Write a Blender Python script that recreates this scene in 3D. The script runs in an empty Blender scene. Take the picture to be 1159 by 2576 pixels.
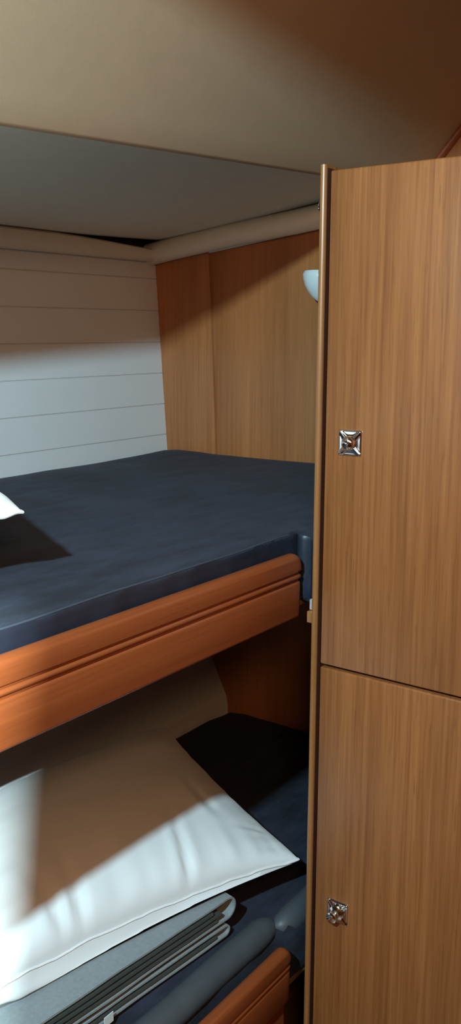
import bpy, bmesh, math, random
from mathutils import Vector, Matrix, noise

sc = bpy.context.scene
COL = sc.collection
Z0 = 1.45                                   # the eye stands 1.45 m above the cabin sole; shapes below are measured from the eye
random.seed(4)

# ------------------------------------------------------------------ camera
cam = bpy.data.objects.new('camera', bpy.data.cameras.new('camera'))
COL.objects.link(cam)
yaw, pitch, roll = math.radians(36.2414), math.radians(11.1049), math.radians(-0.1203)
fw = Vector((math.cos(yaw)*math.cos(pitch), math.sin(yaw)*math.cos(pitch), -math.sin(pitch)))
rt = fw.cross(Vector((0, 0, 1))).normalized()
dn = fw.cross(rt)
r2 = rt*math.cos(roll) + dn*math.sin(roll)
d2 = -rt*math.sin(roll) + dn*math.cos(roll)
m = Matrix((r2, -d2, -fw)).transposed().to_4x4()
m.translation = Vector((0, 0, Z0))
cam.matrix_world = m
cam.data.sensor_fit = 'VERTICAL'
cam.data.sensor_height = 36.0
cam.data.lens = 2320.3/2576*36.0
cam.data.clip_start = 0.02
sc.camera = cam

# ------------------------------------------------------------------ light
w = bpy.data.worlds.new('world'); sc.world = w; w.use_nodes = True
w.node_tree.nodes['Background'].inputs[0].default_value = (1.0, 0.80, 0.62, 1)
w.node_tree.nodes['Background'].inputs[1].default_value = 0.02

def lamp(name, kind, loc, power, color, target=None, **kw):
    l = bpy.data.lights.new(name, kind); l.energy = power; l.color = color
    for k, v in kw.items(): setattr(l, k, v)
    o = bpy.data.objects.new(name, l); COL.objects.link(o)
    o.location = Vector(loc) + Vector((0, 0, Z0))
    if target is not None:
        o.rotation_euler = (Vector(target)-Vector(loc)).to_track_quat('-Z', 'Y').to_euler()
    return o
lamp('ceiling_lamp_light', 'SPOT', (-0.40, 0.29, 0.50), 205, (0.53, 0.86, 1.0), target=(1.25, 1.05, -0.35),
     shadow_soft_size=0.027, spot_size=math.radians(112), spot_blend=0.5)
lamp('doorway_light', 'SPOT', (-0.61, -0.72, 0.60), 880, (0.66, 0.90, 0.97), target=(0.62, 0.85, -0.62),
     shadow_soft_size=0.008, spot_size=math.radians(44), spot_blend=1.0)
lamp('warm_fill_light', 'AREA', (-0.25, -0.30, 0.37), 10.0, (1.0, 0.56, 0.29), target=(1.3, 1.0, -0.5), shape='DISK', size=0.25)  # added warm fill behind the eye, not a real fitting

sc.view_settings.view_transform = 'Standard'
sc.view_settings.look = 'None'
sc.view_settings.gamma = 1
sc.view_settings.use_curve_mapping = False
sc.view_settings.exposure = 0.0

# ------------------------------------------------------------------ materials
def new_mat(name):
    mt = bpy.data.materials.new(name); mt.use_nodes = True
    nt = mt.node_tree
    return mt, nt, nt.nodes['Principled BSDF']
def node(nt, typ, **kw):
    n = nt.nodes.new(typ)
    for k, v in kw.items(): setattr(n, k, v)
    return n
def noise_node(nt, scale_vec, scale, detail=4, rough=0.6):
    tc = node(nt, 'ShaderNodeTexCoord'); mp = node(nt, 'ShaderNodeMapping')
    mp.inputs['Scale'].default_value = scale_vec
    nz = node(nt, 'ShaderNodeTexNoise'); nz.inputs['Scale'].default_value = scale
    nz.inputs['Detail'].default_value = detail; nz.inputs['Roughness'].default_value = rough
    nt.links.new(tc.outputs['Object'], mp.inputs['Vector']); nt.links.new(mp.outputs['Vector'], nz.inputs['Vector'])
    return nz
def ramp(nt, src, stops):
    r = node(nt, 'ShaderNodeValToRGB'); nt.links.new(src, r.inputs['Fac'])
    el = r.color_ramp.elements
    while len(el) < len(stops): el.new(0.5)
    for e, (p, c) in zip(el, stops):
        e.position = p; e.color = (*c, 1) if len(c) == 3 else c
    return r
def mix(nt, fac, a, b, mode='MIX'):
    n = node(nt, 'ShaderNodeMix', data_type='RGBA', blend_type=mode)
    if isinstance(fac, (int, float)): n.inputs[0].default_value = fac
    else: nt.links.new(fac, n.inputs[0])
    for s, v in ((6, a), (7, b)):
        if isinstance(v, tuple): n.inputs[s].default_value = (*v, 1)
        else: nt.links.new(v, n.inputs[s])
    return n.outputs[2]
def bump(nt, bs, src, strength, dist=0.001):
    b = node(nt, 'ShaderNodeBump'); b.inputs['Strength'].default_value = strength; b.inputs['Distance'].default_value = dist
    nt.links.new(src, b.inputs['Height']); nt.links.new(b.outputs['Normal'], bs.inputs['Normal'])

def wood(name, dark, mid, light, grain='Z', rough=0.38, coat=0.15, fleck=0.5, fine=1.0):
    mt, nt, bs = new_mat(name)
    gv = {'Z': (1, 1, 0.022), 'X': (0.022, 1, 1), 'Y': (1, 0.022, 1)}[grain]
    bv = {'Z': (1, 1, 0.06), 'X': (0.06, 1, 1), 'Y': (1, 0.06, 1)}[grain]
    fv = {'Z': (1, 1, 0.07), 'X': (0.07, 1, 1), 'Y': (1, 0.07, 1)}[grain]
    big = noise_node(nt, bv, 9*fine, 3, 0.5)
    mid_n = noise_node(nt, gv, 150*fine, 5, 0.7)
    fl = noise_node(nt, fv, 260*fine, 2, 0.5)
    c1 = ramp(nt, mid_n.outputs['Fac'], [(0.32, dark), (0.5, mid), (0.70, light)]).outputs['Color']
    c2 = ramp(nt, big.outputs['Fac'], [(0.3, (0.80, 0.78, 0.75)), (0.7, (1.12, 1.12, 1.12))]).outputs['Color']
    c = mix(nt, 1.0, c1, c2, 'MULTIPLY')
    f = ramp(nt, fl.outputs['Fac'], [(0.60, (0, 0, 0)), (0.74, (fleck,)*3)]).outputs['Color']
    c = mix(nt, f, c, tuple(x*0.55 for x in dark))
    nt.links.new(c, bs.inputs['Base Color'])
    bs.inputs['Roughness'].default_value = rough
    bs.inputs['Coat Weight'].default_value = coat; bs.inputs['Coat Roughness'].default_value = 0.25
    bump(nt, bs, mid_n.outputs['Fac'], 0.12, 0.0006)
    return mt
VENEER = wood('teak_veneer_vertical', (0.180, 0.057, 0.0150), (0.238, 0.081, 0.0225), (0.292, 0.105, 0.0315), fleck=0.35)
PANEL = wood('teak_panel_vertical', (0.345, 0.118, 0.036), (0.40, 0.145, 0.046), (0.45, 0.172, 0.058), fleck=0.25)
SOLID = wood('mahogany_solid', (0.235, 0.050, 0.012), (0.275, 0.063, 0.016), (0.315, 0.078, 0.021), grain='X', rough=0.42, coat=0.25, fleck=0.12, fine=0.6)
EDGE = wood('teak_edge_solid', (0.20, 0.075, 0.021), (0.26, 0.105, 0.032), (0.31, 0.13, 0.044), rough=0.36, coat=0.2, fleck=0.15)
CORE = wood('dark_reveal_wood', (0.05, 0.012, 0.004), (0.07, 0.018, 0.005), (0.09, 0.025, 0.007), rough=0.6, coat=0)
PLY = wood('plain_plywood', (0.22, 0.13, 0.06), (0.30, 0.19, 0.10), (0.36, 0.24, 0.13), grain='X', rough=0.6, coat=0)

def plain(name, col, rough=0.6, var=0.06, scale=40, bmp=0.1, bscale=400, sheen=0.0, metal=0.0):
    mt, nt, bs = new_mat(name)
    nz = noise_node(nt, (1, 1, 1), scale, 4)
    lo = tuple(c*(1-var) for c in col); hi = tuple(min(1, c*(1+var)) for c in col)
    nt.links.new(ramp(nt, nz.outputs['Fac'], [(0.3, lo), (0.7, hi)]).outputs['Color'], bs.inputs['Base Color'])
    bs.inputs['Roughness'].default_value = rough; bs.inputs['Metallic'].default_value = metal
    if sheen:
        bs.inputs['Sheen Weight'].default_value = sheen; bs.inputs['Sheen Roughness'].default_value = 0.45
    if bmp:
        b = noise_node(nt, (1, 1, 1), bscale, 3); bump(nt, bs, b.outputs['Fac'], bmp, 0.0008)
    return mt
HULL = plain('white_painted_lining', (0.74, 0.75, 0.75), 0.45, 0.015, 6, 0.04, 300)
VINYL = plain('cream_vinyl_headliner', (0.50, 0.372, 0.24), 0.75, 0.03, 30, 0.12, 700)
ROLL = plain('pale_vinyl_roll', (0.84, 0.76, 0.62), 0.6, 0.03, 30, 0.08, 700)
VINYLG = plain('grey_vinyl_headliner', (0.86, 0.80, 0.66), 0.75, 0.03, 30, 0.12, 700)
WHITE = plain('white_plastic', (0.80, 0.82, 0.80), 0.3, 0.01, 10, 0)
COTTON = plain('white_cotton', (0.83, 0.83, 0.82), 0.85, 0.015, 14, 0.12, 900, sheen=0.15)
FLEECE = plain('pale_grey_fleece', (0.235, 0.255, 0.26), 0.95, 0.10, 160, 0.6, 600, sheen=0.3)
FLEECE_SHADE = plain('shaded_grey_fleece', (0.032, 0.036, 0.029), 0.95, 0.15, 160, 0.6, 600, sheen=0.2)  # shade between the blanket layers put into the fleece colour
FLOOR = wood('dark_sole_boards', (0.10, 0.045, 0.018), (0.15, 0.07, 0.03), (0.20, 0.10, 0.045), grain='X')

def suede(name, lo, hi):
    mt, nt, bs = new_mat(name)
    a = noise_node(nt, (0.35, 1, 1), 26, 6, 0.7); b = noise_node(nt, (1, 1, 1), 5, 3, 0.5)
    mx = node(nt, 'ShaderNodeMath', operation='MULTIPLY_ADD'); mx.inputs[1].default_value = 0.6
    nt.links.new(a.outputs['Fac'], mx.inputs[0])
    m2 = node(nt, 'ShaderNodeMath', operation='MULTIPLY'); m2.inputs[1].default_value = 0.4
    nt.links.new(b.outputs['Fac'], m2.inputs[0]); nt.links.new(m2.outputs[0], mx.inputs[2])
    nt.links.new(ramp(nt, mx.outputs[0], [(0.40, lo), (0.60, hi)]).outputs['Color'], bs.inputs['Base Color'])
    bs.inputs['Roughness'].default_value = 0.9
    bs.inputs['Sheen Weight'].default_value = 0.03; bs.inputs['Sheen Roughness'].default_value = 0.5
    bs.inputs['Sheen Tint'].default_value = (0.6, 0.7, 0.9, 1)
    f = noise_node(nt, (1, 1, 1), 900, 2); bump(nt, bs, f.outputs['Fac'], 0.25, 0.0008)
    return mt
NAVY = suede('navy_microfibre', (0.0046, 0.0054, 0.0094), (0.0230, 0.0262, 0.0460))
BOXING = plain('navy_satin_boxing', (0.016, 0.020, 0.032), 0.42, 0.15, 30, 0.25, 60)
BORDER = plain('slate_satin_border', (0.070, 0.078, 0.086), 0.50, 0.10, 30, 0.2, 60)
NAVYB = suede('navy_microfibre_piping', (0.03, 0.034, 0.05), (0.045, 0.052, 0.07))

CHROME, _nt, _bs = new_mat('polished_chrome')
_bs.inputs['Metallic'].default_value = 1.0; _bs.inputs['Roughness'].default_value = 0.09
_bs.inputs['Base Color'].default_value = (0.80, 0.79, 0.77, 1)
STEEL = plain('satin_steel', (0.78, 0.76, 0.72), 0.38, 0.02, 30, 0, metal=0.7)
SLIT_SHADE = plain('slit_shade_brown', (0.02, 0.012, 0.008), 0.8, 0.05, 20, 0)  # shade inside the headliner slit put into a dark colour

# ------------------------------------------------------------------ building helpers
ORIGIN = {}
def obj(name, bm, mat, parent=None, smooth=True, angle=40):
    """link one bmesh (coordinates measured from the eye) as one mesh object"""
    bmesh.ops.recalc_face_normals(bm, faces=bm.faces[:])
    vs = [v.co for v in bm.verts]
    lo = Vector((min(v.x for v in vs), min(v.y for v in vs), min(v.z for v in vs)))
    hi = Vector((max(v.x for v in vs), max(v.y for v in vs), max(v.z for v in vs)))
    org = Vector(((lo.x+hi.x)/2, (lo.y+hi.y)/2, lo.z))
    for v in bm.verts: v.co -= org
    me = bpy.data.meshes.new(name); bm.to_mesh(me); bm.free()
    me.materials.append(mat)
    if smooth:
        for p in me.polygons: p.use_smooth = True
        try: me.set_sharp_from_angle(angle=math.radians(angle))
        except Exception: pass
    o = bpy.data.objects.new(name, me); COL.objects.link(o)
    ORIGIN[o.name] = org
    if parent is None: o.location = org + Vector((0, 0, Z0))
    else:
        o.parent = parent; o.location = org - ORIGIN[parent.name]
    return o
def thing(name, label, cat, base, group=None):
    o = bpy.data.objects.new(name, None); COL.objects.link(o); o.empty_display_size = 0.05
    ORIGIN[o.name] = Vector(base); o.location = Vector(base) + Vector((0, 0, Z0))
    return tag(o, label, cat, group)
def tag(o, label, cat, group=None):
    o['label'] = label; o['category'] = cat
    if group: o['group'] = group
    return o
def struct(name, bm, mat, **kw):
    o = obj(name, bm, mat, **kw); o['kind'] = 'structure'
    return o
def box(bm, x0, x1, y0, y1, z0, z1, bev=0.0, seg=2):
    vs = [bm.verts.new((x, y, z)) for x in (x0, x1) for y in (y0, y1) for z in (z0, z1)]
    F = [(0, 1, 3, 2), (4, 6, 7, 5), (0, 4, 5, 1), (2, 3, 7, 6), (0, 2, 6, 4), (1, 5, 7, 3)]
    fs = [bm.faces.new([vs[i] for i in f]) for f in F]
    if bev:
        es = list({e for f in fs for e in f.edges})
        bmesh.ops.bevel(bm, geom=es, offset=bev, segments=seg, profile=0.5, affect='EDGES')
def extrude_x(bm, prof, xs, closed=True, cap=True):
    """sweep a (y,z) profile along stations xs; a station may be x or (x, function(y,z)->(y,z))"""
    rows = []
    for s in xs:
        x, fn = s if isinstance(s, tuple) else (s, lambda y, z: (y, z))
        rows.append([bm.verts.new((x, *fn(y, z))) for y, z in prof])
    n = len(prof)
    for a, b in zip(rows, rows[1:]):
        for i in range(n if closed else n-1):
            j = (i+1) % n
            bm.faces.new((a[i], a[j], b[j], b[i]))
    if cap and closed:
        bm.faces.new(rows[0]); bm.faces.new(rows[-1][::-1])
    return rows
def tube(bm, pts, r, n=10, cap=True):
    pts = [Vector(p) for p in pts]; rows = []
    up = None
    for i, p in enumerate(pts):
        t = (pts[min(i+1, len(pts)-1)] - pts[max(i-1, 0)]).normalized()
        if up is None:
            up = Vector((0, 0, 1)) if abs(t.z) < 0.9 else Vector((1, 0, 0))
        a = t.cross(up).normalized(); b = a.cross(t); up = b
        rr = r[i] if isinstance(r, (list, tuple)) else r
        rows.append([bm.verts.new(p + rr*(math.cos(q)*a + math.sin(q)*b)) for q in [2*math.pi*k/n for k in range(n)]])
    for A, B in zip(rows, rows[1:]):
        for i in range(n):
            bm.faces.new((A[i], A[(i+1) % n], B[(i+1) % n], B[i]))
    if cap:
        bm.faces.new(rows[0]); bm.faces.new(rows[-1][::-1])
def lathe(bm, prof, centre, axis, n=28):
    """revolve (radius, height) about axis through centre"""
    axis = Vector(axis).normalized(); c = Vector(centre)
    a = axis.cross(Vector((0, 0, 1)) if abs(axis.z) < 0.9 else Vector((1, 0, 0))).normalized(); b = axis.cross(a)
    rows = []
    for r, h in prof:
        if r < 1e-6: rows.append([bm.verts.new(c + axis*h)])
        else: rows.append([bm.verts.new(c + axis*h + r*(math.cos(2*math.pi*k/n)*a + math.sin(2*math.pi*k/n)*b)) for k in range(n)])
    for A, B in zip(rows, rows[1:]):
        if len(A) == 1 and len(B) == 1: continue
        for k in range(n):
            l = (k+1) % n
            if len(A) == 1: bm.faces.new((A[0], B[k], B[l]))
            elif len(B) == 1: bm.faces.new((A[k], A[l], B[0]))
            else: bm.faces.new((A[k], A[l], B[l], B[k]))
    return rows

# ------------------------------------------------------------------ the cabin shell
XB = 2.07                                   # wood bulkhead at the end of the bunks
def hull_y(z):
    if z > -0.342: return 1.741 + 0.07*(z+0.342)
    t = min(-0.342 - z, 0.728)
    return 1.741 - 0.07*t - 0.31*t*t

# hull side: white horizontal boards with V grooves, curving inboard below the upper bunk
def hull_slice(name, zlo, zhi, grooves=()):
    bm = bmesh.new()
    prof = [(hull_y(zlo), zlo)]
    cuts = sorted([zlo + (zhi-zlo)*k/12 for k in range(1, 12)] + list(grooves))
    for z in cuts:
        if z in grooves:
            prof += [(hull_y(z), z-0.0016), (hull_y(z)+0.004, z-0.0004), (hull_y(z)+0.004, z+0.0004), (hull_y(z), z+0.0016)]
        elif all(abs(z-g) > 0.004 for g in grooves): prof.append((hull_y(z), z))
    prof += [(hull_y(zhi), zhi), (max(hull_y(zhi), hull_y(zlo))+0.06, zhi), (max(hull_y(zhi), hull_y(zlo))+0.06, zlo)]
    extrude_x(bm, prof, [-0.2, XB+0.004])
    return struct(name, bm, HULL, smooth=False)
hull_slice('wall_back', -0.46, 0.205, [-0.2965 + 0.0882*k for k in range(6)])
hull_slice('wall_back_middle', -1.06, -0.46)
hull_slice('wall_back_lower', -1.45, -1.06)

# end bulkhead of the bunks: teak panel, and a second panel standing proud by the hull
bm = bmesh.new()
box(bm, XB, XB+0.02, -0.45, 1.95, -1.45, 0.95)
struct('wall_right', bm, PANEL)
bm = bmesh.new()
prof = [(1.548, -0.50), (1.5625, -0.342), (1.5855, 0.20), (1.5862, 0.245)]
q = []
for (y, z) in prof: q.append((y, z))
vs_f = [bm.verts.new((XB-0.009, y, z)) for y, z in q] + [bm.verts.new((XB-0.009, hull_y(z)+0.0, z)) for y, z in q[::-1]]
vs_b = [bm.verts.new((XB+0.001, v.co.y, v.co.z)) for v in vs_f]
f = bm.faces.new(vs_f); bm.faces.new(vs_b[::-1])
n = len(vs_f)
for i in range(n): bm.faces.new((vs_f[i], vs_f[(i+1) % n], vs_b[(i+1) % n], vs_b[i]))
bmesh.ops.bevel(bm, geom=[e for e in f.edges], offset=0.002, segments=2, affect='EDGES')
struct('trim_1', bm, PANEL)

# headliner: a grey panel over the bunk, its inboard edge hidden by the lower lip of the sloping cream panel
def grey_z(y): return 0.235 + 0.14*(1.77-y)
def lip(x): return Vector((x, 0.970 + 0.0175*(x-0.83), 0.250 + 0.056*(x-0.83)))
bm = bmesh.new()
NX = 30
rows = []
for i in range(NX+1):
    x = -0.2 + (XB+0.2)*i/NX
    row = []
    for (y, dz) in [(0.975, 0), (1.2, 0), (1.4, 0), (1.6, 0), (1.70, 0), (1.735, 0.001), (1.765, 0.006)]:
        lift = 0.0
        if x > 1.70: lift = 0.010*((x-1.70)/0.37)**1.3*max(0, (y-1.5)/0.26)
        row.append(bm.verts.new((x, y, grey_z(y)+dz+lift)))
    for (y, dz) in [(1.765, 0.03), (0.975, 0.03)]:
        row.append(bm.verts.new((x, y, grey_z(y)+dz)))
    rows.append(row)
for a, b in zip(rows, rows[1:]):
    for j in range(len(a)):
        k = (j+1) % len(a); bm.faces.new((a[j], a[k], b[k], b[j]))
struct('ceiling_over_bunk', bm, VINYLG)

bm = bmesh.new()
prof2 = []                                   # (offset along slope, offset along normal) : rounded lip, thickness 18 mm
S = Vector((0, -0.659, 0.752)); N = Vector((0, 0.752, 0.659))
sec = [(0.62, 0.0)]
for k in range(12, -1, -1): sec.append((0.012 + 0.47*k/12.0, 0.0))
for k in range(1, 8):
    a = math.pi*k/8; sec.append((0.012 - 0.012*math.sin(a), 0.012 - 0.012*math.cos(a)))
sec += [(0.02, 0.024), (0.62, 0.024)]
rows = []
for i in range(25):
    x = -1.3 + (XB+1.3)*i/24
    L = lip(x)
    row = []
    for s, t in sec:
        bow = 0.05*max(0, s-0.1)**2           # the panel eases over towards the cabin top
        row.append(bm.verts.new(L + S*s + N*(t) + Vector((0, -bow, 0))))
    rows.append(row)
for a, b in zip(rows, rows[1:]):
    for j in range(len(a)):
        k = (j+1) % len(a); bm.faces.new((a[j], a[k], b[k], b[j]))
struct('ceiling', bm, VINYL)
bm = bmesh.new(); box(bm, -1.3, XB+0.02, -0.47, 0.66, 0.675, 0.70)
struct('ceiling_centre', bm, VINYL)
bm = bmesh.new()                             # closing panel from the lip up to the grey panel
for i in range(13):
    pass
prof = []
a0, a1 = lip(-0.2), lip(XB)
for (p, q) in ((a0, a1),):
    v = [bm.verts.new((p.x, p.y+0.026, p.z+0.012)), bm.verts.new((q.x, q.y+0.026, q.z+0.012)),
         bm.verts.new((q.x, q.y+0.026, 0.42)), bm.verts.new((p.x, p.y+0.026, 0.42))]
    bm.faces.new(v)
    v2 = [bm.verts.new(t.co + Vector((0, -0.008, 0))) for t in v]
    bm.faces.new(v2[::-1])
    for i in range(4): bm.faces.new((v[i], v[(i+1) % 4], v2[(i+1) % 4], v2[i]))
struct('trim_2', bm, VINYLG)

# unseen beam added over the aisle to shade the upper bulkhead and ceiling
bm = bmesh.new(); box(bm, 0.28, 0.36, -0.45, 0.69, 0.466, 0.676, 0.01)
struct('shade_beam', bm, VINYL)

# padded vinyl roll along the head of the bulkhead, with a thin pale bead under it
def roll_pt(y):                              # underside of the roll on the bulkhead
    return 0.186 + (0.251-0.186)*(1.778-y)/(1.778-1.25)
bm = bmesh.new()
ys = [1.86, 1.80, 1.70, 1.5, 1.3, 1.15, 1.0]
R = 0.030
tube(bm, [(XB-0.028, y, roll_pt(y)+0.026+0.003*math.sin(y*9)) for y in ys], [R*0.8, R, R, R, R, R, R], 20)
struct('trim_3', bm, ROLL)
bm = bmesh.new()
tube(bm, [(XB-0.006, y, roll_pt(y)+0.0015) for y in (1.775, 1.5, 1.0)], 0.0032, 8)
struct('trim_4', bm, WHITE)
# the same roll where the sloping panel meets the bulkhead, over the locker
bm = bmesh.new()
L = lip(XB)
tube(bm, [L + S*s + Vector((-0.008, 0, -0.006)) for s in (0.02, 0.2, 0.4, 0.5)], 0.010, 12)
struct('trim_5', bm, SOLID)
# padded strip along the head of the hull, its top edge sinking away from the panel near the corner
bm = bmesh.new()
stn = []
for i in range(24):
    x = -0.2 + (XB-0.035+0.2)*i/23
    drop = 0.0
    if x > 1.66: drop = 0.017*((x-1.66)/0.36)**1.2
    stn.append((x, (lambda d: (lambda y, z: (y, z - d*max(0, (z-0.19)/0.05))))(drop)))
pr = [(1.785, 0.192), (1.757, 0.190), (1.748, 0.194), (1.742, 0.206), (1.740, 0.222), (1.743, 0.234), (1.751, 0.2395), (1.785, 0.241)]
extrude_x(bm, pr, stn)
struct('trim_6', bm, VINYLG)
bm = bmesh.new(); box(bm, -0.2, XB, 1.786, 1.80, 0.2055, 0.30)  # added dark backing, colours the slit as if in shade
struct('slit_backing', bm, SLIT_SHADE)

bm = bmesh.new(); box(bm, -1.3, XB+0.02, -0.47, 1.6, -1.47, -1.45)
struct('floor', bm, FLOOR)
bm = bmesh.new(); box(bm, -0.22, -0.2, 0.80, 1.83, -1.45, 0.26)
struct('wall_left', bm, PANEL)
# inboard partition behind the eye; its doorway is added and shaped to cut the light
bm = bmesh.new()
pts = [(-0.382 + 0.14*(z-0.418), z) for z in (-1.45, 0.453)]
pts = pts + [(-1.06, 0.453), (-1.06, 0.675), (XB, 0.675), (XB, -1.45)]
fr = [bm.verts.new((x, -0.45, z)) for x, z in pts]; bk = [bm.verts.new((x, -0.47, z)) for x, z in pts]
bm.faces.new(fr); bm.faces.new(bk[::-1])
for i in range(6): bm.faces.new((fr[i], fr[(i+1) % 6], bk[(i+1) % 6], bk[i]))
box(bm, -1.3, -1.06, -0.47, -0.45, -1.45, 0.675)
struct('wall_front', bm, PANEL)
bm = bmesh.new(); box(bm, -1.32, -1.3, -0.47, 1.0, -1.45, 0.70)
struct('wall_left_aisle', bm, PANEL)

# ------------------------------------------------------------------ locker
YS = 0.72
XD = 1.196
cab = thing('locker', 'tall teak locker with two flush doors and chrome push latches', 'locker', (1.63, 0.46, -1.45))
bm = bmesh.new()                             # the side board with its rounded front edge
sy = []
r = 0.0052
outl = [(XB-0.001, YS), (XB-0.001, YS-0.0105)]
o2 = [(XD-0.001+r - r*math.sin(a), YS-0.0105+r - r*math.cos(a)) for a in [math.pi/2*k/6 for k in range(7)]]
o3 = [(XD-0.001+r - r*math.cos(a), YS-r + r*math.sin(a)) for a in [math.pi/2*k/6 for k in range(7)]]
outl = outl + o2 + o3
zt = 0.2335
bot = [bm.verts.new((x, y, -1.45)) for x, y in outl]; top = [bm.verts.new((x, y, zt)) for x, y in outl]
n = len(outl)
for i in range(n): bm.faces.new((bot[i], bot[(i+1) % n], top[(i+1) % n], top[i]))
bm.faces.new(bot[::-1]); ft = bm.faces.new(top)
obj('side_panel', bm, EDGE, cab)
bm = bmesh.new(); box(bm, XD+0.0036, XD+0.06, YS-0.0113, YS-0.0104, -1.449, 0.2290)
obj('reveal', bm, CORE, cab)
bm = bmesh.new()                             # carcass behind the doors
box(bm, XD+0.019, XB-0.002, 0.0, YS-0.0195, -1.45, 0.212)
obj('carcass', bm, CORE, cab)
DY0, DY1 = 0.205, 0.7015
def door(z0, z1):
    bm = bmesh.new(); box(bm, XD, XD+0.018, DY0, DY1, z0, z1, 0.0028, 3)
    return obj('door', bm, VENEER, cab)
d1 = door(-0.5135, 0.2245)
d2_ = door(-1.36, -0.5185)
bm = bmesh.new(); box(bm, XD+0.004, XD+0.018, 0.0, DY0-0.004, -1.36, 0.2245, 0.002)
obj('face_frame', bm, VENEER, cab)
bm = bmesh.new(); box(bm, XD+0.03, XD+0.045, 0.0, YS-0.012, -1.449, -1.362)
obj('plinth', bm, VENEER, cab)

def escutcheon(yc, zc, parent):
    """square cushion plate: thick rim, four concave facets rising to a boss, ridges on the diagonals"""
    bm = bmesh.new(); H = 0.0195; n = 24
    gv = {}
    for i in range(n+1):
        for j in range(n+1):
            u = -1 + 2*i/n; v = -1 + 2*j/n
            rr = max(abs(u), abs(v)); dd = min(abs(u), abs(v))
            diag = math.exp(-((rr-dd)/0.13)**2)
            h = 0.0025 + 0.0030*(1-rr)**1.1 + 0.0016*diag*(rr**0.5)*(1-rr*0.3) - 0.0012*math.sin(math.pi*rr)*(1-diag)
            if rr > 0.93: h = 0.0030 if rr < 0.999 else 0.0012
            cr = 1.0
            if abs(u) > 0.9 and abs(v) > 0.9: cr = 0.985
            pin = 1 - 0.02*(1-dd)*(rr > 0.9)
            uu, vv = u, v; kk = 0.16
            if abs(u) > 1-kk and abs(v) > 1-kk:
                dx, dy = (abs(u)-1+kk)/kk, (abs(v)-1+kk)/kk; sc_ = max(dx, dy)/math.hypot(dx, dy)
                uu = math.copysign(1-kk+kk*dx*sc_, u); vv = math.copysign(1-kk+kk*dy*sc_, v)
            gv[i, j] = bm.verts.new((XD - h, yc + uu*H*pin, zc + vv*H*pin))
    for i in range(n):
        for j in range(n):
            bm.faces.new((gv[i, j], gv[i+1, j], gv[i+1, j+1], gv[i, j+1]))
    rim = [gv[i, 0] for i in range(n+1)] + [gv[n, j] for j in range(1, n+1)] + [gv[i, n] for i in range(n-1, -1, -1)] + [gv[0, j] for j in range(n-1, 0, -1)]
    back = [bm.verts.new((XD+0.0005, v.co.y, v.co.z)) for v in rim]
    for k in range(len(rim)):
        l = (k+1) % len(rim); bm.faces.new((rim[k], back[k], back[l], rim[l]))
    bm.faces.new(back)
    return obj('escutcheon', bm, CHROME, parent, angle=60)
def button_in(yc, zc, parent):
    bm = bmesh.new()
    pr = [(0.0108, 0.003), (0.0108, 0.0064)] + [(0.0105*math.cos(a), 0.0072 + 0.0066*math.sin(a)) for a in [math.pi/2*k/8 for k in range(9)]]
    pr[-1] = (0, pr[-1][1])
    lathe(bm, pr, (XD, yc, zc), (-1, 0, 0))
    return obj('push_button', bm, CHROME, parent)
def button_out(yc, zc, parent):
    bm = bmesh.new()
    pr = [(0.0125, 0.003), (0.0122, 0.0075), (0.0105, 0.0085), (0.0078, 0.010), (0.0078, 0.017), (0.0082, 0.0185), (0.0090, 0.0195),
          (0.0093, 0.0207), (0.0089, 0.0220), (0.0065, 0.0230), (0.003, 0.0236), (0, 0.0238)]
    lathe(bm, pr, (XD, yc, zc), (-1, 0, 0))
    return obj('push_button', bm, CHROME, parent)
escutcheon(0.658, -0.1615, d1); button_in(0.658, -0.1615, d1)
escutcheon(0.658, -0.931, d2_); button_out(0.658, -0.931, d2_)
# small chrome dome on the side board
bm = bmesh.new()
lathe(bm, [(0.0085, 0), (0.0085, 0.001), (0.006, 0.0022), (0.0042, 0.0045), (0.0025, 0.0062), (0, 0.0066)], (1.2045, YS, 0.177), (0, 1, 0), 20)
obj('stud', bm, CHROME, cab)['label'] = 'small chrome stud near the top of the side panel'
# wooden cleat and metal hasp carrying the end of the upper bunk
bm = bmesh.new(); box(bm, 1.206, 1.288, YS-0.0002, 0.7335, -0.4545, -0.436, 0.001)
obj('cleat', bm, EDGE, cab)
bm = bmesh.new()
box(bm, 1.213, 1.232, YS-0.0002, 0.7315, -0.4355, -0.417, 0.0012)
tube(bm, [(1.2135, 0.7300, -0.434), (1.2135, 0.7300, -0.418)], 0.0028, 10)
obj('bracket', bm, STEEL, cab)['label'] = 'small metal bracket above the cleat'

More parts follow.
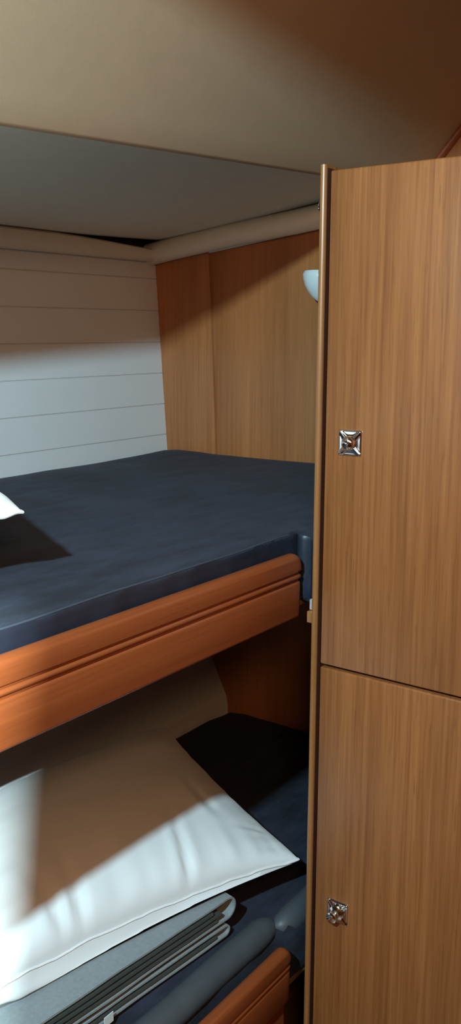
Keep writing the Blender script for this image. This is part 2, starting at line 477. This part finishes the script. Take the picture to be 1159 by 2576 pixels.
# ------------------------------------------------------------------ bunks
def rail_profile(ztop, zbot, y0=0.794, th=0.026):
    """lee board section: rounded head, two beads, flat face"""
    h = ztop - zbot
    pts = []
    r = th/2
    for k in range(0, 9):                    # rounded head from back to front
        a = math.pi*k/8
        pts.append((y0 + r + r*math.cos(a), ztop - r*0.8 + r*0.8*math.sin(a)))
    z = ztop
    pts += [(y0-0.0005, z-0.026), (y0+0.0005, z-0.0315), (y0+0.005, z-0.0335), (y0+0.005, z-0.036),
            (y0+0.0012, z-0.0385), (y0+0.0006, z-0.0415), (y0+0.0018, z-0.0445), (y0+0.006, z-0.0465), (y0+0.006, z-0.049),
            (y0+0.0030, z-0.0510), (y0+0.0022, z-0.054), (y0+0.0022, z-0.075), (y0+0.0022, zbot+0.005), (y0+0.004, zbot+0.0015), (y0+0.007, zbot), (y0+th, zbot)]
    return pts
def rail_mesh(x0, x1, ztop, zbot):
    bm = bmesh.new()
    pr = rail_profile(ztop, zbot)
    R = 0.020
    st = [x0, x1-R-0.2, x1-R]
    for k in range(1, 9):
        a = math.pi/2*k/8
        dz = R*(1-math.cos(a)); x = x1-R + R*math.sin(a)
        st.append((x, (lambda dz_, k_: (lambda y, z: (y + (0.004*(k_/8)**3 if y < 0.807 else -0.004*(k_/8)**3), z - (dz_*0.9 if z > ztop-0.020 else (dz_*0.9*max(0, 1-(ztop-0.020-z)/0.010)))))) (dz, k)))
    extrude_x(bm, pr, st)
    return bm
def make_bunk(label, ztop, zbot, zboard, base, y_back, x1):
    t = thing('bunk', label, 'bunk', (1.1, 1.2, base))
    obj('lee_board', rail_mesh(-0.19, x1, ztop, zbot), SOLID, t, angle=55)
    bm = bmesh.new()
    pl = [(-0.19, 0.8205), (x1+0.12, 0.8205), (x1+0.12, YS+0.014), (XB-0.010, YS+0.014), (XB-0.010, y_back-0.02), (-0.19, y_back-0.02)]
    lo = [bm.verts.new((x, y, zboard-0.016)) for x, y in pl]; hi = [bm.verts.new((x, y, zboard)) for x, y in pl]
    for i in range(6): bm.faces.new((lo[i], lo[(i+1) % 6], hi[(i+1) % 6], hi[i]))
    bm.faces.new(lo[::-1]); bm.faces.new(hi)
    obj('bunk_board', bm, PLY, t)
    return t
ub = make_bunk('upper bunk with beaded mahogany lee board, beside the locker', -0.3655, -0.4785, -0.455, -0.4785, hull_y(-0.46), 1.290)
lb = make_bunk('lower bunk with mahogany lee board, under the upper bunk', -1.102, -1.215, -1.20, -1.45, hull_y(-1.22), 1.277)
bm = bmesh.new(); box(bm, -0.19, 1.27, 0.806, 0.822, -1.449, -1.212)
obj('front_panel', bm, SOLID, lb)

def mattress(outline, z0, z1, rt, seed, amp, sag=None, res=0.02):
    """upholstered pad on a plan outline: vertical walls, rounded top edge, softly uneven top"""
    # inset rings of the outline give the rounded edge, the inner polygon is filled as a grid by triangulation
    bm = bmesh.new()
    pts = []
    n = len(outline)
    for i in range(n):                       # resample
        a = Vector(outline[i]); b = Vector(outline[(i+1) % n]); k = max(1, int((b-a).length/res))
        for j in range(k): pts.append(a + (b-a)*j/k)
    m_ = len(pts)
    def inset(d):
        out = []
        for i in range(m_):
            p0, p, p1 = pts[i-1], pts[i], pts[(i+1) % m_]
            e0 = (p-p0).normalized(); e1 = (p1-p).normalized()
            n0 = Vector((-e0.y, e0.x)); n1 = Vector((-e1.y, e1.x))
            nn = (n0+n1); nn = nn/max(0.6, nn.length_squared)*2 if nn.length > 1e-6 else n0
            out.append(p + nn*d*0.5*1.0 if False else p + nn*d/1.0*0.5*2/2)
        return out
    rings = []
    levels = [(0.004, z0)] + [(0.0, z0 + (z1-rt-z0)*t) for t in (0.1, 0.4, 0.7, 1.0)]
    for k in range(1, 7):
        a = math.pi/2*k/6; levels.append((rt*(1-math.cos(a)), z1-rt+rt*math.sin(a)))
    for d, z in levels:
        rings.append([bm.verts.new((p.x, p.y, z)) for p in inset(d)])
    for A, B in zip(rings, rings[1:]):
        for i in range(m_):
            bm.faces.new((A[i], A[(i+1) % m_], B[(i+1) % m_], B[i]))
    bm.faces.new(rings[0][::-1])
    top = bm.faces.new(rings[-1])
    # inner grid: cut the top with parallel planes
    xs = [p.x for p in pts]; ys = [p.y for p in pts]
    for lo, hi, ax in ((min(xs), max(xs), 0), (min(ys), max(ys), 1)):
        k = int((hi-lo)/0.035)
        for j in range(1, k):
            c = lo + (hi-lo)*j/k
            g = [f for f in bm.faces if abs(f.normal.z) > 0.9 or True]
            nrm = (1, 0, 0) if ax == 0 else (0, 1, 0)
            co = (c, 0, 0) if ax == 0 else (0, c, 0)
            fs = [f for f in bm.faces if min(v.co.z for v in f.verts) > z1-0.0005]
            ed = list({e for f in fs for e in f.edges}); vv = list({v for f in fs for v in f.verts})
            bmesh.ops.bisect_plane(bm, geom=vv+ed+fs, plane_co=co, plane_no=nrm, dist=1e-5)
    for v in bm.verts:
        if v.co.z > z0+0.01:
            p = Vector((v.co.x*3.0, v.co.y*3.0, seed))
            q = Vector((v.co.x*9.0, v.co.y*14.0, seed+5))
            fz = (v.co.z-z0)/(z1-z0)
            v.co.z += amp*fz*(noise.noise(p)*1.0 + 0.35*noise.noise(q))
            if sag: v.co.z += sag(v.co.x, v.co.y)*fz
            # soft vertical puckers on the walls
            if fz < 0.98:
                nd = math.exp(-((v.co.x-1.31)**2+(v.co.y-0.80)**2)/0.002)
                s = (0.0022+0.004*nd)*noise.noise(Vector((v.co.x*22, v.co.y*22, v.co.z*4+seed)))
                v.co.x -= nd*(0.010*math.exp(-((v.co.y-0.811)/0.007)**2) - 0.006*math.exp(-((v.co.y-0.793)/0.006)**2) + 0.005*math.exp(-((v.co.y-0.776)/0.008)**2))
                v.co.x += 0.004*nd*noise.noise(Vector((v.co.y*60, v.co.z*6, seed)))
                v.co.y += s
    return bm
def back_line(zm, clear=0.012): return hull_y(zm)-clear

um = thing('mattress', 'navy mattress on the upper bunk, top one of the two', 'mattress', (1.1, 1.2, -0.455))
yb = 1.730
out_u = [(-0.185, 0.8225), (1.316, 0.8225), (1.298, 0.775), (1.292, YS+0.010), (XB-0.012, YS+0.010), (XB-0.012, yb-0.03), (XB-0.04, yb), (-0.185, yb)]
def sag_u(x, y):
    # puckered corner at the notch, and the pad droops a little along the hull
    return 0.004*math.exp(-((x-1.316)**2+(y-0.823)**2)/0.0006) - 0.010*max(0, (y-1.60)/0.14)**2*max(0, min(1, (2.0-x)/0.5))
cu = obj('cover', mattress(out_u, -0.4548, -0.340, 0.010, 1.0, 0.004, sag_u, res=0.0085), NAVY, um, angle=70)
cu.data.materials.append(BOXING)
for p in cu.data.polygons:
    if abs(p.normal.z) < 0.5: p.material_index = 1
bm = bmesh.new()
tube(bm, [(x, 0.8262 + 0.0006*noise.noise(Vector((x*8, 0, 0))), -0.3404 + 0.004*(noise.noise(Vector((x*3.0, 0.826*3.0, 1.0))) + 0.35*noise.noise(Vector((x*9, 0.826*14, 6.0))))) for x in [-0.18+0.02*i for i in range(75)]], 0.0016, 6)
obj('piping', bm, NAVYB, um)

lm = thing('mattress', 'navy mattress on the lower bunk, under pillow and folded blanket', 'mattress', (1.1, 1.2, -1.2))
yl = back_line(-1.1, 0.012)
out_l = [(-0.185, 0.838), (1.288, 0.840), (1.306, 0.817), (1.34, 0.815), (XB-0.012, 0.815), (XB-0.012, 1.45), (XB-0.03, 1.50), (XB-0.07, yl-0.01), (XB-0.12, yl), (-0.185, yl)]
def sag_l(x, y):
    return -0.004
obj('cover', mattress(out_l, -1.1998, -1.083, 0.030, 8.0, 0.004, sag_l), NAVY, lm, angle=70)
bm = bmesh.new()
def ease(i, n, m=3): return min(1.0, 0.55+0.45*min(i, n-1-i)/m)
p1 = [(-0.18+0.0525*i, 0.8635+0.0012*math.sin(i*1.3), -1.1015+0.0008*math.sin(i*0.9)) for i in range(28)] + [(1.268, 0.8635, -1.102), (1.286, 0.860, -1.099)]
p1 += [(1.294, 0.860, -1.101)]
tube(bm, p1, [0.0265*min(1.0, 0.72+0.14*(len(p1)-1-i)) for i in range(len(p1))], 20)
p2 = [(1.294, 0.848, -1.096), (1.304, 0.843, -1.097), (1.325, 0.840, -1.099), (1.36, 0.840, -1.100), (1.5, 0.840, -1.100), (2.04, 0.840, -1.100)]
tube(bm, p2, [0.004, 0.016, 0.024, 0.026, 0.026, 0.026], 20)
obj('border', bm, BORDER, lm, angle=70)['label'] = 'lighter slate padded border along the front edge'

# ------------------------------------------------------------------ pillows
def pillow_mesh(c00, c10, c11, c01, htop, hbot, seed, creases=(), n=96, zfloor=None, pw=0.42, bulge=0.028, pwb=0.30):
    """corners in order front-left, front-right, back-right, back-left on the seam line"""
    C = [Vector(c) for c in (c00, c10, c11, c01)]
    bm = bmesh.new()
    def seam(u, v):
        a, b = (u+1)/2, (v+1)/2
        p = C[0]*(1-a)*(1-b) + C[1]*a*(1-b) + C[2]*a*b + C[3]*(1-a)*b
        # edges bow inwards between the corners
        bowx = 0.035*(1-v*v)*u*abs(u)**3; bowy = 0.035*(1-u*u)*v*abs(v)**3
        du = (C[1]-C[0]+C[2]-C[3]).normalized(); dv = (C[3]-C[0]+C[2]-C[1]).normalized()
        p = p - du*bowx - dv*bowy
        return p
    def puff(u, v):
        return (max(0.0, 1-u*u)*max(0.0, 1-v*v))**pw
    DU = (C[1]-C[0]+C[2]-C[3]).normalized(); DV = (C[3]-C[0]+C[2]-C[1]).normalized()
    rows = {}
    def wr(u, v, side):
        # radial gathers along the seams, fading inwards
        h = 0.0
        for (s, t, k) in ((u, 1-abs(v), 3.1), (v, 1-abs(u), 4.7)):
            dec = math.exp(-(t/0.30)**1.5)*(1-math.exp(-(t/0.05)**2))
            h += dec*0.0050*noise.noise(Vector((s*7.5, k*side+math.copysign(1, v if k < 4 else u)*2, seed)))
            h += dec*0.0022*noise.noise(Vector((s*17, k*side+3, seed+2)))
        h += 0.006*noise.noise(Vector((u*1.8, v*1.8, seed+4+side)))*puff(u, v)
        if side > 0:
            for (u0, v0, u1, v1, wd, dp) in creases:
                a = Vector((u0, v0)); b = Vector((u1, v1)); p = Vector((u, v))
                t = max(0, min(1, (p-a).dot(b-a)/(b-a).length_squared)); d = (p-(a+(b-a)*t))
                sgn = (b-a).x*d.y - (b-a).y*d.x
                l = d.length
                env = (1-t)**0.9*min(1, 3.5*t+0.15)
                h -= dp*env*math.exp(-(l/wd)**2)
                h += dp*0.7*env*math.exp(-((l-1.9*wd)/(1.2*wd))**2)*(1 if sgn > 0 else 0.4)
        return h
    for side in (1, -1):
        for i in range(n+1):
            for j in range(n+1):
                u = math.sin((-1+2*i/n)*math.pi/2*0.92)/math.sin(math.pi/2*0.92); v = math.sin((-1+2*j/n)*math.pi/2*0.92)/math.sin(math.pi/2*0.92)
                edge = i in (0, n) or j in (0, n)
                if edge and side < 0: rows[side, i, j] = rows[1, i, j]; continue
                p = seam(u, v)
                if not edge:
                    h = (htop if side > 0 else -hbot)*puff(u, v) + side*wr(u, v, side)
                    if side < 0:
                        ff = max(0.0, 1-u*u)**0.5
                        t = (v+1)/0.55
                        h = -hbot*(max(0.0, 1-u*u)**max(0.5, pwb))*(max(0.0, 1-v*v)**pwb) + side*wr(u, v, side)
                        if t < 1: p = p + DV*(-bulge*math.sin(math.pi*min(1, t**0.6))*ff)
                        t = (1-u)/0.55
                        if t < 1: p = p + DU*(bulge*0.6*math.sin(math.pi*min(1, t**0.6))*max(0.0, 1-v*v)**0.5)
                    p = p + Vector((0, 0, h))
                    if zfloor is not None and side < 0:
                        zf = zfloor(p.x, p.y)
                        if p.z < zf: p.z = zf
                else:
                    s = u if j in (0, n) else v
                    p = p + Vector((0, 0, 0.004*noise.noise(Vector((s*6, seed, i+j > n))) + 0.002*noise.noise(Vector((s*17, seed+3, 1)))))
                rows[side, i, j] = bm.verts.new(p)
    for side in (1, -1):
        for i in range(n):
            for j in range(n):
                q = [rows[side, i, j], rows[side, i+1, j], rows[side, i+1, j+1], rows[side, i, j+1]]
                try: bm.faces.new(q if side > 0 else q[::-1])
                except ValueError: pass
    seam_loop = [rows[1, i, 0].co.copy() for i in range(n+1)], [rows[1, n, j].co.copy() for j in range(n+1)], [rows[1, n-i, n].co.copy() for i in range(n+1)], [rows[1, 0, n-j].co.copy() for j in range(n+1)]
    return bm, seam_loop
def seam_tube(loop, r=0.0022):
    bm = bmesh.new()
    pts = []
    for s in loop: pts += s[:-1]
    tube(bm, pts + [pts[0]], r, 6)
    return bm

lp = thing('pillow', 'large white pillow lying on the folded blanket on the lower bunk', 'pillow', (1.1, 1.2, -1.0))
cre = [(0.30, -1.08, 0.40, -0.30, 0.026, 0.012), (-0.28, -1.08, -0.31, -0.25, 0.032, 0.011), (-0.36, -1.08, -0.52, -0.25, 0.03, 0.008),
       (0.66, -0.55, 0.62, -0.10, 0.035, 0.005), (0.92, -0.75, 0.70, -0.70, 0.02, 0.004), (0.05, -0.6, 0.2, -0.1, 0.06, 0.004),
       (-0.75, -0.95, -0.70, -0.4, 0.04, 0.005)]
def zf_low(x, y):
    return -0.9965 if (x < 1.20 and 0.90 < y < 1.27) else -0.9965 + 0.06*min(1, max(0, (x-1.2)/0.10))*0 - 0.0
bm, loop = pillow_mesh((0.66, 1.00, -0.955), (1.372, 0.842, -0.992), (1.648, 1.405, -0.972), (0.955, 1.465, -0.965), 0.098, 0.075, 3.0, cre, zfloor=zf_low)
obj('pillowcase', bm, COTTON, lp, angle=80)
obj('seam', seam_tube(loop), COTTON, lp)

up = thing('pillow', 'white pillow on the upper bunk, only its corner in view at the left', 'pillow', (0.5, 1.15, -0.338))
bm, loop = pillow_mesh((0.10, 0.975, -0.235), (0.797, 0.922, -0.234), (1.092, 1.412, -0.245), (0.42, 1.50, -0.25), 0.10, 0.12, 7.0, (), zfloor=lambda x, y: -0.3335, bulge=0.0, pwb=0.9)
obj('pillowcase', bm, COTTON, up, angle=80)
obj('seam', seam_tube(loop), COTTON, up)

# ------------------------------------------------------------------ folded blanket under the lower pillow
bl = thing('blanket', 'pale grey blanket folded in layers under the big lower pillow', 'blanket', (1.0, 1.08, -1.08))
def ribbon_mesh(path, y0, y1, th, rot, piv):
    """thick cloth following an (x,z) path, running from y0 back to y1"""
    bm = bmesh.new(); P = [Vector(p) for p in path]; n = len(P)
    off = []
    for i in range(n):
        t = (P[min(i+1, n-1)]-P[max(0, i-1)]).normalized(); off.append(Vector((-t.y, t.x)))
    NY = 14; rows = []
    for k in range(NY+1):
        y = y0 + (y1-y0)*k/NY
        ring = []
        for sgn in (1, -1):
            for i in (range(n) if sgn > 0 else range(n-1, -1, -1)):
                q = P[i] + off[i]*sgn*th/2*(0.55 if k in (0, NY) else 1.0)
                wob = 0.003*noise.noise(Vector((q.x*7, i*0.02, 3.3))) if k == 0 else 0
                dz = 0.0018*noise.noise(Vector((q.x*9, y*9, P[i].y*30)))
                v = Vector((q.x, y + wob, q.y + dz))
                d = Vector((v.x-piv[0], v.y-piv[1]))
                v.x = piv[0] + d.x*math.cos(rot) - d.y*math.sin(rot); v.y = piv[1] + d.x*math.sin(rot) + d.y*math.cos(rot)
                ring.append(bm.verts.new(v))
        rows.append(ring)
    m_ = 2*n
    for a, b in zip(rows, rows[1:]):
        for i in range(m_): bm.faces.new((a[i], a[(i+1) % m_], b[(i+1) % m_], b[i]))
    for ring, fl in ((rows[0], False), (rows[-1], True)):
        for i in range(n-1):
            q = (ring[i], ring[i+1], ring[m_-2-i], ring[m_-1-i]); bm.faces.new(q[::-1] if fl else q)
    return bm
def hairpin(xl, xr, zt, zb, k=10):
    r = (zt-zb)/2; c = (zt+zb)/2
    pts = [(xl + (xr-r-xl)*i/16, zt) for i in range(17)]
    pts += [(xr-r + r*math.sin(math.pi*i/k), c + r*math.cos(math.pi*i/k)) for i in range(1, k)]
    pts += [(xr-r - (xr-r-xl)*i/16, zb) for i in range(17)]
    return pts
piv = (1.215, 0.89); ROT = math.radians(-5.5)
def slab(x1, z, y=0.890): return ribbon_mesh([(0.70+(x1-0.70)*i/16, z) for i in range(17)], y, 1.235, 0.0085, ROT, piv)
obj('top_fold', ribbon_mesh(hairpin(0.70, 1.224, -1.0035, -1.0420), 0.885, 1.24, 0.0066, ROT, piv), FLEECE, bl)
obj('inner_fold', slab(1.165, -1.0130, 0.884), FLEECE_SHADE, bl)  # inner layers coloured dark for the shade between the folds
obj('inner_fold', slab(1.185, -1.0225, 0.883), FLEECE_SHADE, bl)
obj('inner_fold', slab(1.175, -1.0325, 0.884), FLEECE_SHADE, bl)
obj('middle_fold', slab(1.195, -1.0485, 0.889), FLEECE_SHADE, bl)
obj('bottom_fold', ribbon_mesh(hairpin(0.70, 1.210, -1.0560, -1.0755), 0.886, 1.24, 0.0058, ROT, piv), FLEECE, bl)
obj('inner_fold', slab(1.175, -1.0658, 0.886), FLEECE_SHADE, bl)
bm = bmesh.new(); box(bm, 0.905, 0.925, 0.906, 0.9072, -1.075, -1.058)
obj('care_tag', bm, WHITE, bl)

# ------------------------------------------------------------------ reading lamp on the bulkhead, mostly behind the locker
rl = thing('reading_lamp', 'white reading lamp on the bulkhead, half hidden behind the locker', 'lamp', (XB, 1.203, 0.08))
bm = bmesh.new()
pr = [(0.006, 0.072), (0.016, 0.078), (0.022, 0.084), (0.032, 0.097), (0.0395, 0.111), (0.0440, 0.126), (0.0450, 0.138), (0.041, 0.1455), (0.036, 0.1445),
      (0.034, 0.139), (0.020, 0.12), (0.004, 0.118)]
lathe(bm, pr, (XB-0.055, 1.203, 0), (0, 0, 1), 28)
obj('shade', bm, WHITE, rl)
bm = bmesh.new(); tube(bm, [(XB-0.012, 1.203, 0.098), (XB-0.03, 1.203, 0.098)], 0.007, 10)
obj('arm', bm, CHROME, rl)
bm = bmesh.new(); lathe(bm, [(0, 0), (0.028, 0), (0.028, 0.006), (0.024, 0.012), (0, 0.013)], (XB, 1.203, 0.098), (-1, 0, 0), 24)
obj('wall_plate', bm, WHITE, rl)
